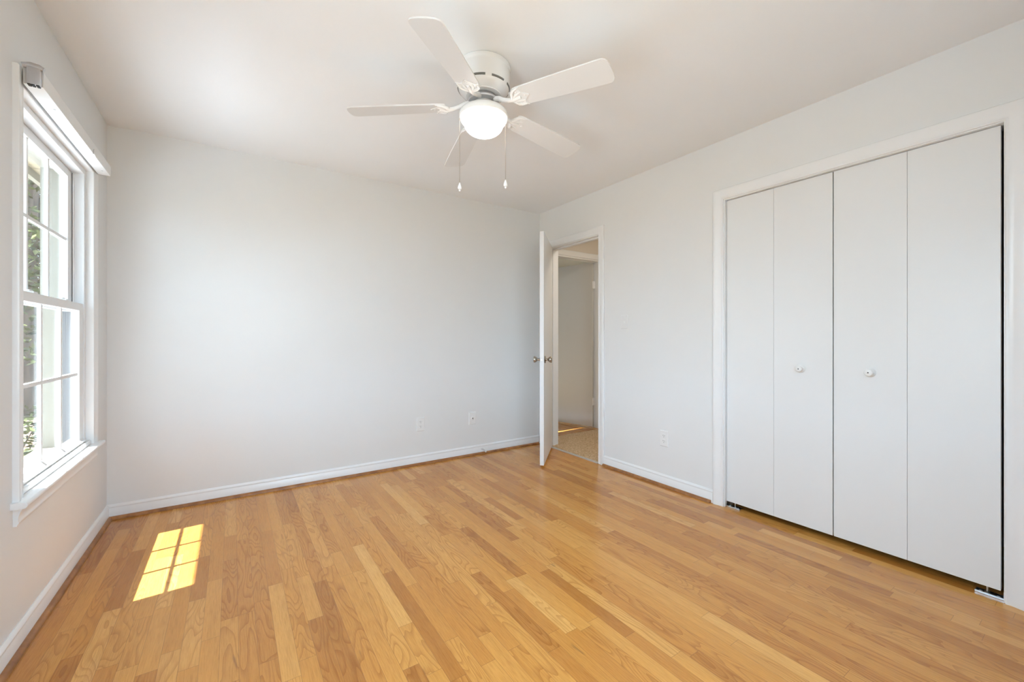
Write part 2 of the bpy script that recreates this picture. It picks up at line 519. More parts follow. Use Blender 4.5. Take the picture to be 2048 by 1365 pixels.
GY0, GY1 = -1.17, -0.43
def sash(name, xf, xb, xg, z0, z1, gz0, gz1, ys0, ys1, lower):
    """stiles and rails around glass; returns sash part with glass and grid sub-parts"""
    bm = B()
    box(bm, xb, xf, ys0, GY0, z0, z1, 0.002)
    box(bm, xb, xf, GY1, ys1, z0, z1, 0.002)
    box(bm, xb, xf, GY0 - .001, GY1 + .001, gz1, z1, 0.002)
    if lower:
        pr = [(xb, z0), (xb, gz0), (xg + .002, gz0), (xg + .010, gz0 - .004), (-0.020, .574), (-0.013, .571), (-0.0125, .567), (-0.020, .5645), (xf, z0)]
        sweep(bm, [[(x, y, z) for x, z in pr] for y in (ys0 + .002, ys1 - .002)])
    else:
        box(bm, xb, xf, GY0 - .001, GY1 + .001, z0, gz0, 0.002)
    s = wobj(name, bm, 'vinyl')
    bm = B()
    g = .0085
    for yc in (GY0 + (GY1 - GY0) / 3, GY0 + 2 * (GY1 - GY0) / 3):
        box(bm, xg - .004, xg + .010, yc - g, yc + g, gz0, gz1, 0.003)
    zc = (gz0 + gz1) / 2
    box(bm, xg - .0035, xg + .0095, GY0, GY1, zc - g, zc + g, 0.003)
    wobj('muntin_grid', bm, 'vinyl', s)
    bm = B(); box(bm, xg - .002, xg + .001, GY0 - .002, GY1 + .002, gz0 - .002, gz1 + .002)
    wobj('glass_pane', bm, 'glass', s)
    return s
sash('upper_sash', -0.069, -0.100, -0.085, 1.262, 2.006, 1.305, 1.966, FY0 + .004, FY1 - .004, False)
lo = sash('lower_sash', -0.026, -0.058, -0.043, 0.563, 1.305, 0.595, 1.266, FY0 + .008, FY1 - .008, True)
# sash locks on the meeting rail
for yc in (-1.0, -0.6):
    bm = B()
    box(bm, -0.050, -0.030, yc - .022, yc + .022, 1.3055, 1.313, .002)
    box(bm, -0.052, -0.040, yc - .030, yc + .006, 1.313, 1.319, .002)
    wobj('sash_lock', bm, 'vinyl', lo)

# window_added_rear behind the camera, added unseen to let fill light in
w2 = empty('window_added_rear', (1.45, REAR, 1.3), 'added unseen window behind the camera to let fill light in', 'window', kind='structure')
bm = B()
wf = lambda a, z, h: (a - 1.45, h, z - 1.3)
casing(bm, wf, RW['x0'], RW['x1'], RW['z0'], RW['z1'])
obj('window_casing', bm, 'trim', w2, True)
bm = B()
cx0, cx1, cz0, cz1 = RW['x0'] - 1.45, RW['x1'] - 1.45, RW['z0'] - 1.3, RW['z1'] - 1.3
for a, b in ((cx0 + .001, cx0 + .04), (-.03, .03), (cx1 - .04, cx1 - .001)): box(bm, a, b, -.09, -.03, cz0 + .001, cz1 - .001)
for a, b in ((cz0 + .001, cz0 + .04), (cz1 - .04, cz1 - .001)): box(bm, cx0 + .04, cx1 - .04, -.09, -.03, a, b)
obj('window_frame', bm, 'vinyl', w2)
bm = B(); box(bm, cx0 + .03, cx1 - .03, -.062, -.058, cz0 + .03, cz1 - .03)
obj('glass_pane', bm, 'glass', w2)

# window_added_side, added unseen on the left wall beside the camera for more light
w3 = empty('window_added_side', (0, -2.80, 0.54), 'added unseen window on the left wall beside the camera for fill light', 'window', kind='structure')
def w3o(name, bm, mat, sm=False): return obj(name, shift(bm, (0, 2.80, -0.54)), mat, w3, sm)
bm = B(); casing(bm, wl, -3.265, -2.335, 0.54, 2.035, 0.95); w3o('window_casing', bm, 'trim', True)
bm = B(); sweep(bm, [[(max(x, .0005), y, z) for x, z in sp_] for y in (-3.345, -2.255)]); w3o('sill', bm, 'trim', True)
bm = B(); sweep(bm, [[(x, y, z) for x, z in ap] for y in (-3.322, -2.278)]); w3o('apron', bm, 'trim', True)
bm = B()
for a, b in ((-3.264, -3.20), (-2.40, -2.336)): box(bm, -.09, -.03, a, b, .541, 2.034)
for a, b in ((.541, .60), (1.26, 1.31), (1.975, 2.034)): box(bm, -.089, -.031, -3.20, -2.40, a, b)
w3o('window_frame', bm, 'vinyl')
bm = B(); box(bm, -.062, -.058, -3.21, -2.39, .59, 1.98); w3o('glass_pane', bm, 'glass')

# ------------------------------------------------------------------ blind head rail above window_1
hr = empty('window_blind', (0.02, -0.796, 2.04), 'white empty blind headrail mounted across the top of the left window', 'blind')
def hobj(name, bm, mat, parent=hr, smooth=False):
    return obj(name, shift(bm, (-0.02, 0.796, -2.04)), mat, parent, smooth)
bm = B()
# open-bottomed channel, back leg, top and fascia
pr = [(.0185, 2.0400), (.0185, 2.0960), (.0520, 2.0980), (.0680, 2.0960), (.0700, 2.0900), (.0680, 2.0400), (.0640, 2.0395), (.0330, 2.0405)]
sweep(bm, [[(x, y, z) for x, z in pr] for y in (-1.300, -0.288)])
hobj('headrail', bm, 'plastic', smooth=True)
bm = B()
tube(bm, [(.0190, -1.309, 2.101), (.040, -1.309, 2.107), (.060, -1.309, 2.104), (.073, -1.309, 2.099)], [.009, .0105, .0105, .008], 12)
box(bm, .030, .066, -1.317, -1.3005, 2.036, 2.100, 0.003)
hobj('end_bracket', bm, 'alu', smooth=True)
bm = B()
bm.free()
for a in (.033, .043, .055):
    bm = B(); box(bm, a, a + .008, -1.3175, -1.301, 2.0325, 2.0365, 0.0); hobj('bracket_slot', bm, 'dark')
bm = B()
box(bm, .030, .0712, -0.640, -0.612, 2.0372, 2.0392, .0008); box(bm, .0702, .0722, -0.640, -0.612, 2.038, 2.064, .0008)
hobj('cord_clip', bm, 'plastic')
bm = B()
bm.free()
for yc in (-1.11, -0.372):
    bm = B(); lathe(bm, [(0, 2.0385), (.004, 2.0382), (.004, 2.0395)], 12, Matrix.Translation((.05, yc, 0)))
    hobj('screw', bm, 'alu')

# ------------------------------------------------------------------ baseboards and wooden shoe moulding
BP = [(0, 0.001), (.0125, 0.001), (.0125, .064), (.0105, .0675), (.0105, .0725), (.0125, .0755), (.0115, .081), (.006, .087), (.003, .090), (0, .090)]
SP = [(.0126, 0.0005), (.0305, 0.0005), (.0298, .006), (.0275, .0115), (.0238, .0155), (.0185, .0183), (.0126, .019)]
def base(name, label, p0, p1, nrm, m0=0, m1=0, shoe_cut=(0, 0)):
    """straight run p0->p1 with wall normal nrm into the room; m0/m1 = mitre (1 inside corner, 0 square)"""
    p0, p1, nrm = Vector(p0), Vector(p1), Vector(nrm)
    d = (p1 - p0).normalized()
    t = empty(name, p0, label, 'baseboard', kind='structure')
    def run(prof, c0, c1):
        bm = B()
        s0 = [d * (h * m0 + c0) + nrm * h + Vector((0, 0, z)) for h, z in prof]
        s1 = [(p1 - p0) - d * (h * m1 + c1) + nrm * h + Vector((0, 0, z)) for h, z in prof]
        sweep(bm, [s0, s1]); return bm
    obj('board', run(BP, 0, 0), 'trim', t, True)
    obj('shoe_moulding', run(SP, *shoe_cut), 'shoe', t, True)
    return t
base('baseboard_back', 'white baseboard with wooden shoe moulding along the back wall', (0, 0, 0), (W, 0, 0), (0, -1, 0), 1, 1)
base('baseboard_left', 'white baseboard with wooden shoe moulding under the window', (0, REAR, 0), (0, 0, 0), (1, 0, 0), 1, 1)
base('baseboard_right', 'short white baseboard between bedroom door and closet', (W, -0.933, 0), (W, -1.936, 0), (-1, 0, 0), 0, 0, (0, .012))
base('baseboard_front', 'white baseboard behind the camera', (0, REAR, 0), (W, REAR, 0), (0, 1, 0), 1, 1)

# ------------------------------------------------------------------ bedroom doorway
bm = B()
casing(bm, wr, DOOR['y0'] - .003, DOOR['y1'] + .003, 0.0, DOOR['z1'], 1.06)
tag(obj('trim_1', bm, 'trim', smooth=True), 'white moulded casing around the open bedroom doorway', 'door casing', kind='structure')
bm = B()
JT = .018
for xa, xb in ((W - .001, W + T + .001),):
    box(bm, xa, xb, DOOR['y0'] - JT, DOOR['y0'] + .004, 0.0, DOOR['z1'] + .012)
    box(bm, xa, xb, DOOR['y1'] - .000, DOOR['y1'] + JT, 0.0, DOOR['z1'] + .012)
    box(bm, xa, xb, DOOR['y0'] + .004, DOOR['y1'], DOOR['z1'] - .006, DOOR['z1'] + .012)
# stops
box(bm, W + .040, W + .075, DOOR['y0'] + .004, DOOR['y0'] + .015, 0, DOOR['z1'] - .006, .001)
box(bm, W + .040, W + .075, DOOR['y1'] - .012, DOOR['y1'], 0, DOOR['z1'] - .006, .001)
box(bm, W + .040, W + .075, DOOR['y0'] + .015, DOOR['y1'] - .012, DOOR['z1'] - .018, DOOR['z1'] - .006, .001)
# strike plate side is plain white
tag(obj('trim_2', bm, 'trim'), 'white door jamb lining of the bedroom doorway', 'door jamb', kind='structure')
bm = B(); casing(bm, lambda a, z, h: (W + T + h, a, z), DOOR['y0'] - .003, DOOR['y1'] + .003, 0, DOOR['z1'])
tag(obj('trim_3', bm, 'trim', smooth=True), 'casing on the hall side of the bedroom doorway', 'door casing', kind='structure')
bm = B()
sweep(bm, [[(x, y, z) for x, z in [(W - .014, 0.0), (W - .012, .003), (W - .002, .006), (W + .012, .0065), (W + .018, .006), (W + .0215, 0.0)]] for y in (DOOR['y0'] + .005, DOOR['y1'] - .001)])
tag(obj('trim_4', bm, 'steel', smooth=True), 'thin silver metal threshold strip across the bedroom doorway', 'threshold', kind='structure')

def knob_bm(axis_mat, r=0.026, proj=0.060):
    bm = B()
    lathe(bm, [(0, .001), (.033, .001), (.0335, .004), (.030, .007), (.013, .009), (.010, .014), (.0095, .024), (.011, .028), (.018, .034), (.0245, .043), (.0285, .053), (.029, .058), (.027, .0615), (.020, .0635), (0, .064)], 28, axis_mat)
    return bm

# door leaf, open about 46 degrees into the room
LW, LT, LZ0, LZ1 = 0.700, 0.035, 0.016, 2.046
PIN = Vector((W - .004, -0.168, 0))
TIP = Vector((2.856, -0.658, 0))
ang = math.atan2(TIP.y - PIN.y, TIP.x - PIN.x)          # direction of the leaf
LW = (TIP - PIN).length
d1 = empty('door_1', PIN, 'white flush bedroom door standing half open in front of the doorway', 'door', kind='structure', rz=ang)
bm = B(); box(bm, .004, LW, 0.0, LT, LZ0, LZ1, 0.0015)
obj('leaf', bm, 'door', d1)
ZK = 0.931
k1 = obj('door_knob', knob_bm(Matrix.Translation((LW - .060, LT, ZK)) @ Matrix.Rotation(-PI / 2, 4, 'X')), 'nickel', d1, True)
k1['label'] = 'brushed nickel knob'
k2 = obj('door_knob', knob_bm(Matrix.Translation((LW - .060, 0, ZK)) @ Matrix.Rotation(PI / 2, 4, 'X')), 'nickel', d1, True)
k2['label'] = 'brushed nickel knob'
bm = B(); box(bm, LW - .0005, LW + .006, LT / 2 - .006, LT / 2 + .006, ZK - .008, ZK + .008, .002)
obj('latch', bm, 'nickel', d1)
for zc in (.25, 1.05, 1.83):
    bm = B(); tube(bm, [(0.001, -.004, zc - .045), (0.001, -.004, zc + .045)], .005, 10)
    obj('hinge', bm, 'trim', d1, True)

# ------------------------------------------------------------------ closet
bm = B(); casing(bm, wr, CLO['y0'] - .000, CLO['y1'] + .002, 0.0, CLO['z1'] - .004, 1.08)
tag(obj('trim_5', bm, 'trim', smooth=True), 'white moulded casing around the closet opening', 'door casing', kind='structure')
bm = B()
box(bm, W - .001, W + T + .001, CLO['y0'] - JT, CLO['y0'] + .004, 0, CLO['z1'] + .008)
box(bm, W - .001, W + T + .001, CLO['y1'] - .004, CLO['y1'] + JT, 0, CLO['z1'] + .008)
box(bm, W - .001, W + T + .001, CLO['y0'] + .004, CLO['y1'] - .004, CLO['z1'] - .009, CLO['z1'] + .008)
tag(obj('trim_6', bm, 'trim'), 'white jamb lining of the closet opening', 'door jamb', kind='structure')
bm = B()
X0, X1, Y0, Y1 = W + T, W + 0.72, -3.45, -1.85
box(bm, X1, X1 + .05, Y0, Y1, 0, 2.44); box(bm, X0, X1, Y0 - .05, Y0, 0, 2.44); box(bm, X0, X1, Y1, Y1 + .05, 0, 2.44)
tag(obj('wall_closet', bm, 'closet'), 'closet walls coloured dark for shade behind the bifold doors', 'closet wall', kind='structure')

XP = W + .022          # front face of the bifold panels
PT = .030
PZ0, PZ1 = .036, 2.0335
yl = CLO['y1'] - .0055
seams = [-2.0135, -2.3035, -2.3045, -2.6035, -2.6085, -2.9075, -2.9085, -3.2065]
def bifold(name, label, ya, yb, yc, yd, knob_panel_y):
    t = empty(name, (XP, (ya + yd) / 2, 0), label, 'door', kind='structure')
    off = Vector((-XP, -(ya + yd) / 2, 0))
    for a, b in ((yb, ya), (yd, yc)):
        bm = B(); box(bm, XP, XP + PT, a, b, PZ0, PZ1, .0012)
        obj('panel', shift(bm, off), 'door', t)
    mt = Matrix.Translation((XP, knob_panel_y, .943)) @ Matrix.Rotation(-PI / 2, 4, 'Y')
    bm = B()
    lathe(bm, [(0, .0003), (.024, .0003), (.0242, .003), (.021, .0055), (.0195, .0055), (.017, .008), (.0095, .0095), (.0085, .015), (.011, .019), (.0165, .023), (.0185, .027), (.0165, .031), (.010, .0335), (.0035, .0342), (.003, .0335), (0, .0335)], 32, mt)
    kn = obj('knob', shift(bm, off), 'plastic', t, True)
    bm = B(); lathe(bm, [(0, .0342), (.0032, .0341), (.0036, .0332)], 12, mt)
    obj('screw', shift(bm, off), 'dark', kn)
    return t
bifold('door_2', 'left white bifold closet door, nearer the bedroom doorway', *seams[:4], -2.449)
bifold('door_3', 'right white bifold closet door, at the right edge of the photo', *seams[4:], -2.766)

def pivot(name, label, y, s):
    """zinc floor bracket with pivot pin; s = direction into the opening"""
    t = empty(name, (XP + .01, y, 0), label, 'bracket')
    bm = B(); box(bm, -.014, .030, *sorted((0, s * .086)), .0008, .0035, .0006)
    box(bm, -.014, .030, *sorted((0, s * .002)), .0035, .034)
    box(bm, -.0145, -.012, *sorted((.0, s * .086)), .0035, .009)
    obj('plate', bm, 'zinc', t)
    bm = B(); tube(bm, [(.004, s * .050, .0036), (.004, s * .050, .0358)], .004, 10)
    lathe(bm, [(.0085, .0036), (.0085, .010), (.005, .0115)], 10, Matrix.Translation((.004, s * .050, 0)))
    obj('pivot_pin', bm, 'zinc', t, True)
    for q in (.018, .070):
        bm = B(); lathe(bm, [(.006, .0036), (.005, .007), (0, .0075)], 10, Matrix.Translation((.004, s * q, 0)))
        obj('screw', bm, 'alu', t, True)
    return t
pivot('closet_pivot_bracket', 'zinc pivot bracket on the floor at the left closet jamb', CLO['y1'] - .005, -1)
pivot('closet_pivot_bracket', 'zinc pivot bracket on the floor at the right closet jamb', CLO['y0'] + .005, 1)

# ------------------------------------------------------------------ hall and the room beyond
HX1, HY0, HY1 = 4.62, -1.6, 0.14
bm = B(); box(bm, W + .022, HX1, HY0, HY1 - .02, -.03, .006)
tag(obj('floor_hall', bm, 'carpet'), 'tan woven carpet in the hall beyond the doorway', 'carpet', kind='structure')
bm = B(); box(bm, W + .16, HX1 + 1.2, HY1 - .02, 3.0, -.03, .003)
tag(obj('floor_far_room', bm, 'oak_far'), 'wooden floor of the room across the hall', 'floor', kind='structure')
bm = B(); box(bm, W + T, HX1 + .1, HY0, HY1 + .1, 2.44, 2.5)
tag(obj('ceiling_hall', bm, 'ceil'), 'hall ceiling beyond the doorway', 'ceiling', kind='structure')
HD0, HD1, HDZ = 3.66, 4.405, 2.075
bm = wall_with_holes('y', W + T, HX1 + .1, HY1, HY1 + .115, 2.44, [(HD0, HD1, 0, HDZ)])
tag(obj('wall_hall_end', bm, 'hallwall'), 'beige wall at the end of the hall above the far door', 'wall', kind='structure')
bm = B(); box(bm, HX1, HX1 + .1, HY0, HY1, 0, 2.44)
tag(obj('wall_hall_right', bm, 'hallwall'), 'hall wall facing the bedroom doorway', 'wall', kind='structure')
bm = B(); box(bm, W + T, HX1 + .1, HY0 - .1, HY0, 0, 2.44)
tag(obj('wall_hall_near', bm, 'hallwall'), 'hall wall at the closet end', 'wall', kind='structure')
bm = B(); casing(bm, lambda a, z, h: (a, HY1 - h, z), HD0, HD1, 0, HDZ)
for a, b in ((HD0 - .001, HD0 + .015), (HD1 - .015, HD1 + .001)): box(bm, a, b, HY1 - .002, HY1 + .117, 0, HDZ - .001)
box(bm, HD0 + .015, HD1 - .015, HY1 - .002, HY1 + .117, HDZ - .016, HDZ - .001)
tag(obj('trim_7', bm, 'trim', smooth=True), 'casing around the doorway at the end of the hall', 'door casing', kind='structure')
bm = B()
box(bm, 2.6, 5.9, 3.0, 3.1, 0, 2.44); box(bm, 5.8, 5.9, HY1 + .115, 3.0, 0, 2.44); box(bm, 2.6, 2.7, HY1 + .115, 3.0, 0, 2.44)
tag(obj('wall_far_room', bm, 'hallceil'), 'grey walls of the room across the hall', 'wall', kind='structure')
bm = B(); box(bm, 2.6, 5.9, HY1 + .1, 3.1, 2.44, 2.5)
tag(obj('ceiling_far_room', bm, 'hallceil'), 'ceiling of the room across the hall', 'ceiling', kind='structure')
# far door, hinged on its right jamb and swung away into the far room
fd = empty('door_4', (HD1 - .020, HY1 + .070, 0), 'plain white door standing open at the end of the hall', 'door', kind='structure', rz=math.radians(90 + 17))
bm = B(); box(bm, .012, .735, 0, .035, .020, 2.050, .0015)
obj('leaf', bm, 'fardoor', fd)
for zc in (.33, 1.78):
    bm = B(); tube(bm, [(.004, -.004, zc - .045), (.004, -.004, zc + .045)], .006, 10); box(bm, .003, .014, -.004, .034, zc - .045, zc + .045)
    obj('hinge', bm, 'trim', fd)

# ------------------------------------------------------------------ ceiling fan
FC = (1.664, -1.756)
fan = empty('ceiling_fan', (FC[0], FC[1], H), 'white five blade hugger ceiling fan with lit bowl lamp', 'ceiling fan')
bm = B()
lathe(bm, [(0, -.0005), (.128, -.0005), (.1315, -.004), (.1325, -.012), (.1300, -.020), (.1285, -.024), (.1300, -.030), (.1290, -.060), (.1270, -.088), (.1235, -.108), (.114, -.122), (.098, -.132), (.086, -.137), (.085, -.141), (0, -.141)], 64)
obj('motor_housing', bm, 'fan', fan, True)
# vent slots around the lower housing
for i in range(8):
    bm = B()
    a0 = 2 * PI * i / 8 + .05
    pts = [Vector((.1225 * math.cos(a0 + t * .045), .1225 * math.sin(a0 + t * .045), -.103)) for t in range(-6, 7)]
    tube(bm, pts, .0055, 8)
    obj('vent_slot', bm, 'greyslot', fan, True)
bm = B()
lathe(bm, [(0, -.1412), (.060, -.1412), (.062, -.150), (.072, -.156), (.076, -.162), (.074, -.170), (.050, -.173), (0, -.173)], 48)
obj('flywheel', bm, 'alu', fan, True)
bm = B()
lathe(bm, [(0, -.173), (.050, -.173), (.053, -.180), (.060, -.190), (.078, -.199), (.098, -.207), (.112, -.217), (.1185, -.228), (.1195, -.240), (.117, -.247), (.113, -.249), (0, -.249)], 56)
obj('light_fitter', bm, 'fan', fan, True)
bm = B()
pr = [(.1110, -.2492), (.1125, -.252), (.1115, -.257), (.1060, -.264), (.0990, -.2695), (.0950, -.2745)]
for i in range(1, 15):
    t = i / 14 * PI / 2
    pr.append((.0950 * math.cos(t) ** 0.9 if i < 14 else 0.0, -.2745 - .0555 * math.sin(t)))
lathe(bm, pr, 56)
o = obj('glass_bowl', bm, 'lamp', fan, True); o['label'] = 'glowing white opal glass bowl'

R0, R1 = .185, .645
def blade_outline(n=9):
    """half widths along radius, rounded-corner end"""
    pts = []
    for r, w in ((.185, .044), (.195, .051), (.215, .0545), (.30, .0575), (.45, .0625), (.60, .0655)): pts.append((r, w))
    for i in range(1, n + 1):
        t = i / n * PI / 2
        pts.append((.617 + .028 * math.sin(t), .0655 - .028 * (1 - math.cos(t))))
    pts.append((.648, .018))
    return pts
def make_blade(k):
    a = math.radians(5.2 + 72 * k)
    droop, pitch = math.radians(4.0), math.radians(-11.5)
    mt = Matrix.Rotation(a, 4, 'Z') @ Matrix.Translation((0, 0, -.186)) @ Matrix.Rotation(droop, 4, 'Y') @ Matrix.Rotation(pitch, 4, 'X')
    bm = B()
    ol = blade_outline()
    left = [(r, w) for r, w in ol]; right = [(r, -w) for r, w in reversed(ol)]
    ring = left + right
    top = [bm.verts.new(mt @ Vector((r, w, .003))) for r, w in ring]
    bot = [bm.verts.new(mt @ Vector((r, w, -.003))) for r, w in ring]
    bm.faces.new(top); bm.faces.new(bot[::-1])
    for i in range(len(ring)):
        j = (i + 1) % len(ring)
        bm.faces.new((top[j], top[i], bot[i], bot[j]))
    b = obj('blade', bm, 'blade', fan)
    # ornate iron under the blade root: arm, two scrolled leaves, screws
    bm = B()
    arm = Matrix.Rotation(a, 4, 'Z')
    P = lambda x, y, z: arm @ Vector((x, y, z))
    tube(bm, [P(.066, 0, -.170), P(.090, 0, -.176), P(.118, 0, -.192), P(.150, 0, -.204), (mt @ Vector((.182, 0, -.010))), (mt @ Vector((.215, 0, -.007)))], [.012, .012, .0105, .010, .011, .007], 10)
    for s in (-1, 1):
        tube(bm, [mt @ Vector(p) for p in ((.168, 0, -.009), (.180, s * .018, -.009), (.186, s * .034, -.008), (.200, s * .046, -.007), (.222, s * .050, -.006))], [.008, .0095, .009, .007, .003], 8)
        tube(bm, [mt @ Vector(p) for p in ((.180, s * .010, -.008), (.205, s * .020, -.007), (.228, s * .026, -.006))], [.008, .007, .003], 8)
    # leaf shaped plate
    pl = [(.165, .010), (.172, .026), (.184, .042), (.205, .053), (.232, .055), (.222, .040), (.226, .026), (.240, .014), (.258, .0)]
    ring = pl + [(x, -y) for x, y in reversed(pl[:-1])]
    t_ = [bm.verts.new(mt @ Vector((x, y, -.0032))) for x, y in ring]; b_ = [bm.verts.new(mt @ Vector((x, y, -.0068))) for x, y in ring]
    bm.faces.new(t_); bm.faces.new(b_[::-1])
    for i in range(len(ring)):
        j = (i + 1) % len(ring); bm.faces.new((t_[j], t_[i], b_[i], b_[j]))
    for x, y in ((.205, .030), (.205, -.030), (.238, 0)):
        lathe(bm, [(.005, -.006), (.0045, -.009), (0, -.0098)], 10, mt @ Matrix.Translation((x, y, 0)))
    obj('blade_iron', bm, 'fan', b, True)
for k in range(5): make_blade(k)

def chain(u_off, v_off, z_top, z_bot):
    bm = B()
    n = int((z_top - z_bot) / .0052)
    tube(bm, [(u_off, v_off, z_top), (u_off, v_off, z_bot)], .0009, 6)
    for i in range(n):
        z = z_top - (i + .5) * (z_top - z_bot) / n
        lathe(bm, [(0, z + .0019), (.0018, z), (0, z - .0019)], 6, Matrix.Translation((u_off, v_off, 0)))
    c = obj('pull_chain', bm, 'nickel', fan)
    bm = B()
    lathe(bm, [(0, z_bot + .006), (.0035, z_bot + .005), (.0045, z_bot - .002), (.0075, z_bot - .010), (.0095, z_bot - .018), (.0085, z_bot - .025), (.0035, z_bot - .029), (.0045, z_bot - .032), (.003, z_bot - .036), (0, z_bot - .037)], 16, Matrix.Translation((u_off, v_off, 0)))
    obj('finial', bm, 'plastic', c, True)
# offsets along the camera's right direction
ra = (0.8308, -0.5566)
chain(-.118 * ra[0], -.118 * ra[1], -.245, -.566)
chain(.106 * ra[0], .106 * ra[1], -.245, -.552)

# ------------------------------------------------------------------ wall plates
def plate_shell(bm, w, h, t=.006):
    x, z = w / 2, h / 2
    for a, b in ((1, 0),):
        secs = []
    rings = []
    for ins, yy in ((0, 0), (0, -.002), (.004, -t), ):
        rings.append([bm.verts.new(Vector(p)) for p in ((-x + ins, yy, -z + ins), (x - ins, yy, -z + ins), (x - ins, yy, z - ins), (-x + ins, yy, z - ins))])
    for r0, r1 in zip(rings, rings[1:]):
        for i in range(4): bm.faces.new((r0[i], r0[(i + 1) % 4], r1[(i + 1) % 4], r1[i]))
    bm.faces.new(rings[0][::-1]); bm.faces.new(rings[-1])
def outlet(label, loc, rz):
    t = empty('wall_outlet', loc, label, 'outlet', rz=rz)
    bm = B(); plate_shell(bm, .074, .120); obj('cover_plate', bm, 'plastic', t)
    for zc in (-.0205, .0205):
        bm = B()
        pts = []
        for i in range(32):
            a = 2 * PI * i / 32
            pts.append((.0172 * math.cos(a), max(-.0135, min(.0135, .0172 * math.sin(a)))))
        f_ = [bm.verts.new(Vector((x, -.0062, zc + z))) for x, z in pts]; g_ = [bm.verts.new(Vector((x * .95, -.0085, zc + z * .95))) for x, z in pts]
        for i in range(32): bm.faces.new((f_[i], f_[(i + 1) % 32], g_[(i + 1) % 32], g_[i]))
        bm.faces.new(g_)
        s = obj('socket', bm, 'plastic', t)
        bm = B()
        box(bm, -.0075, -.0050, -.0092, -.0084, zc - .000, zc + .0085); box(bm, .0050, .0072, -.0092, -.0084, zc + .0005, zc + .0075)
        lathe(bm, [(0, .0092), (.0026, .0092), (.0026, .0084)], 10, Matrix.Translation((0, 0, zc - .007)) @ Matrix.Rotation(PI / 2, 4, 'X'))
        obj('slot', bm, 'greyslot', s)
    bm = B(); lathe(bm, [(.0032, .006), (.003, .0072), (0, .0075)], 12, Matrix.Rotation(PI / 2, 4, 'X'))
    obj('screw', bm, 'plastic', t, True)
    return t
outlet('white duplex outlet low on the back wall', (2.029, -.0005, .355), 0)
outlet('white duplex outlet low on the right wall beside the closet', (W - .0005, -1.548, .360), -PI / 2)
t = empty('coax_plate', (2.548, -.0005, .353), 'white cable jack plate low on the back wall near the door', 'wall plate')
bm = B(); plate_shell(bm, .074, .120); obj('cover_plate', bm, 'plastic', t)
bm = B(); lathe(bm, [(.0165, .0055), (.0165, .0085), (.014, .010), (.006, .010), (.006, .009)], 24, Matrix.Rotation(PI / 2, 4, 'X')); obj('bezel', bm, 'plastic', t, True)
bm = B(); lathe(bm, [(.0058, .006), (.0058, .013), (.0045, .0135), (0, .0135)], 12, Matrix.Rotation(PI / 2, 4, 'X')); o = obj('jack', bm, 'greyslot', t, True); o['label'] = 'dark threaded jack'
for zc in (-.042, .042):
    bm = B(); lathe(bm, [(.0032, .006), (.003, .0072), (0, .0075)], 12, Matrix.Translation((0, 0, zc)) @ Matrix.Rotation(PI / 2, 4, 'X'))
    obj('screw', bm, 'plastic', t, True)
t = empty('light_switch', (W - .0005, -1.160, 1.255), 'white light switch on the right wall beside the bedroom doorway', 'switch', rz=-PI / 2)
bm = B(); plate_shell(bm, .072, .117, .0045); obj('cover_plate', bm, 'wall', t)
bm = B(); box(bm, -.005, .005, -.0095, -.0044, -.012, .004, .001); obj('toggle', bm, 'wall', t)

# spring door stop on the back baseboard
t = empty('door_stop', (2.650, -.0126, .047), 'small white spring door stop on the back baseboard', 'door stop')
bm = B(); lathe(bm, [(0, .0), (.011, .0), (.011, .003), (.007, .006), (.0, .006)], 16, Matrix.Rotation(PI / 2, 4, 'X')); obj('base', bm, 'plastic', t, True)
bm = B()
pts = []
for i in range(150):
    a = i / 149; th = a * 13 * 2 * PI; yy = -.006 - a * .060
    pts.append((.0052 * math.cos(th), yy, .0052 * math.sin(th) - .010 * a * a))
tube(bm, pts, .0012, 5); obj('spring', bm, 'alu', t, True)
bm = B(); lathe(bm, [(0, .060), (.006, .060), (.0075, .064), (.0075, .072), (.005, .076), (0, .077)], 16, Matrix.Translation((0, 0, -.0105)) @ Matrix.Rotation(PI / 2, 4, 'X')); obj('rubber_tip', bm, 'plastic', t, True)

# ------------------------------------------------------------------ outside the left window
EX, EZ = -0.49, 2.20
bm = B(); box(bm, EX + .02, -0.19, -5.0, 5.2, EZ + .055, EZ + .075)
tag(obj('trim_8', bm, 'soffit'), 'cream boarded soffit of the eave outside the window', 'soffit', kind='structure')
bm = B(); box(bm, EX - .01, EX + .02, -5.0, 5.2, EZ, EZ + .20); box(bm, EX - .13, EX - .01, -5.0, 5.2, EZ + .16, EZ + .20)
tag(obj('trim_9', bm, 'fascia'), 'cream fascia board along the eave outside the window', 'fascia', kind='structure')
bm = B(); box(bm, -40, 40, -40, 45, -.60, -.50)
tag(obj('floor_garden', bm, 'ground'), 'mulch and patchy grass outside the window', 'ground', kind='structure')

bm = B(); box(bm, -3.4, -0.20, -5.5, 3.0, -.499, -.46)  # unseen slab added to bounce sunlight up onto the ceiling
tag(obj('floor_reflector', bm, 'concrete'), 'added pale patio slab below the left window', 'reflector', kind='structure')

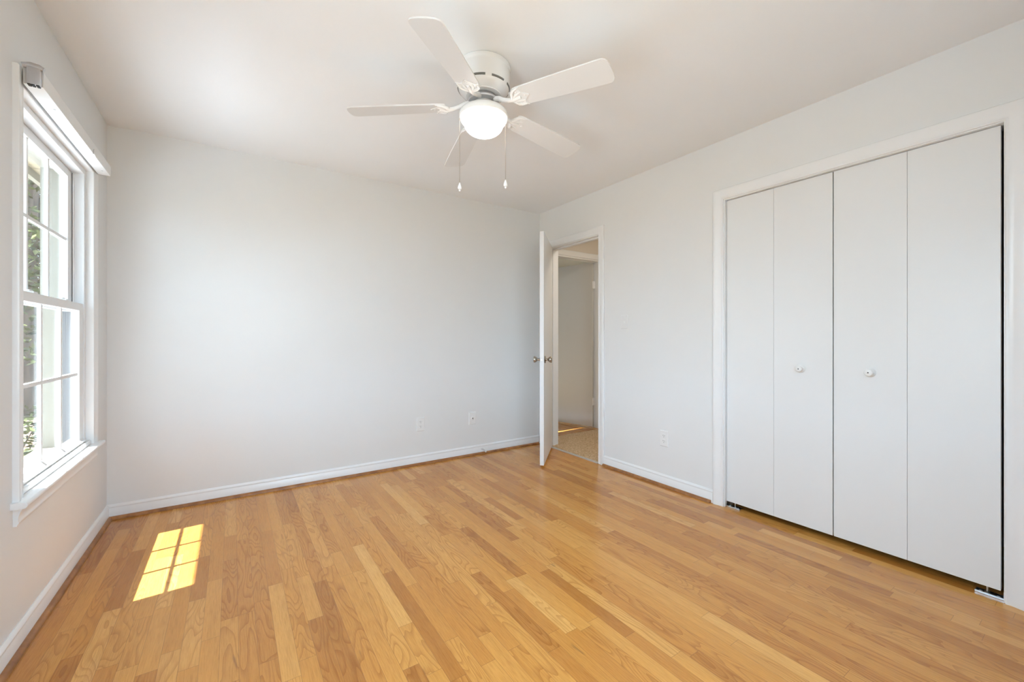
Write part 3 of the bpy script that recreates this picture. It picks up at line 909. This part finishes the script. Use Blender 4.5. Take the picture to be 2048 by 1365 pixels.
def leaf_cloud(bm, blobs, n, size, rnd):
    for _ in range(n):
        c, r = rnd.choice(blobs)
        v = Vector((rnd.gauss(0, 1), rnd.gauss(0, 1), rnd.gauss(0, 1))).normalized() * (r * rnd.random() ** 0.45)
        p = Vector(c) + v
        q = Matrix.Rotation(rnd.uniform(0, 2 * PI), 3, 'Z') @ Matrix.Rotation(rnd.gauss(0, .7), 3, 'X') @ Matrix.Rotation(rnd.gauss(0, .7), 3, 'Y')
        s = size * rnd.uniform(.6, 1.3)
        vs_ = [bm.verts.new(p + q @ Vector(k) * s) for k in ((-1, 0, 0), (-.2, -.42, .05), (1, 0, 0), (-.2, .42, .05))]
        bm.faces.new(vs_)
def tree(name, label, loc, h, tr, blobs, n, size, leaf, lean=0.0):
    rnd = random.Random(name + label)
    t = empty(name, loc, label, 'tree')
    bm = B()
    tube(bm, [(0, 0, -.1), (lean * .3, 0, h * .3), (lean * .6, .03, h * .65), (lean, 0, h)], [tr * 1.25, tr, tr * .8, tr * .4], 12)
    obj('trunk', bm, 'bark', t, True)
    for c, r in blobs:
        z0 = max(.4, c[2] - abs(c[0]) * .8 - r * .5)
        bm = B(); tube(bm, [(lean * z0 / h, 0, z0), (c[0] * .6, c[1] * .6, c[2] - r * .3), c], [tr * .3, tr * .2, tr * .08], 6)
        obj('branch', bm, 'bark', t, True)
    bm = B(); leaf_cloud(bm, blobs, n, size, rnd)
    obj('foliage', bm, leaf, t)
tree('tree', 'slim tree with bright leaves nearest outside the left window', (-1.95, 5.2, -.5), 5.5, .09,
     [((.10, -.2, 3.0), .55), ((-.25, .1, 4.0), .7), ((.3, .2, 2.3), .45), ((-.1, .0, 1.5), .45), ((.2, -.1, 4.8), .7)], 1500, .055, 'leaf')
tree('tree', 'thick trunked tree behind the slim one outside the window', (-2.95, 9.0, -.5), 9.0, .20,
     [((.4, 0, 3.4), .9), ((-.6, .2, 4.6), 1.2), ((.5, .2, 5.8), 1.2), ((-.2, .1, 2.0), .7)], 2200, .075, 'leaf', .2)
tree('tree', 'dark tree furthest back outside the window', (-3.7, 12.0, -.5), 11.0, .26,
     [((.8, 0, 5.0), 1.8), ((-.8, .2, 6.4), 2.0), ((.6, .2, 2.8), 1.2)], 2600, .10, 'leafdark', -.3)
def shrub(label, loc, blobs, n, size):
    rnd = random.Random(label)
    t = empty('shrub', loc, label, 'shrub')
    bm = B()
    for c, r in blobs: tube(bm, [(0, 0, -.02), (c[0] * .5, c[1] * .5, c[2] * .5), c], [.018, .012, .006], 6)
    obj('stem', bm, 'bark', t)
    bm = B(); leaf_cloud(bm, blobs, n, size, rnd); obj('foliage', bm, 'leaf', t)
shrub('low green shrub on the mulch outside the window', (-1.62, 4.1, -.5), [((0, 0, .35), .35), ((.15, .3, .5), .3), ((-.2, .1, .3), .3)], 700, .045)
rnd = random.Random(3)
bm = B()
for i in range(14):
    x = -9 + i * .72 + rnd.uniform(-.2, .2); y = 16 + rnd.uniform(-1, 1)
    tube(bm, [(x, y, -.6), (x + rnd.uniform(-.3, .3), y, 9)], [rnd.uniform(.12, .28), .1], 8)
blobs = [((rnd.uniform(-10, 1), 17 + rnd.uniform(-1, 2), rnd.uniform(-.2, 10)), rnd.uniform(1.2, 2.0)) for _ in range(60)]
leaf_cloud(bm, blobs, 9000, .22, rnd)
tag(obj('woodland', bm, 'leafdark'), 'dense brown woodland filling the background outside the window', 'woods', kind='stuff')
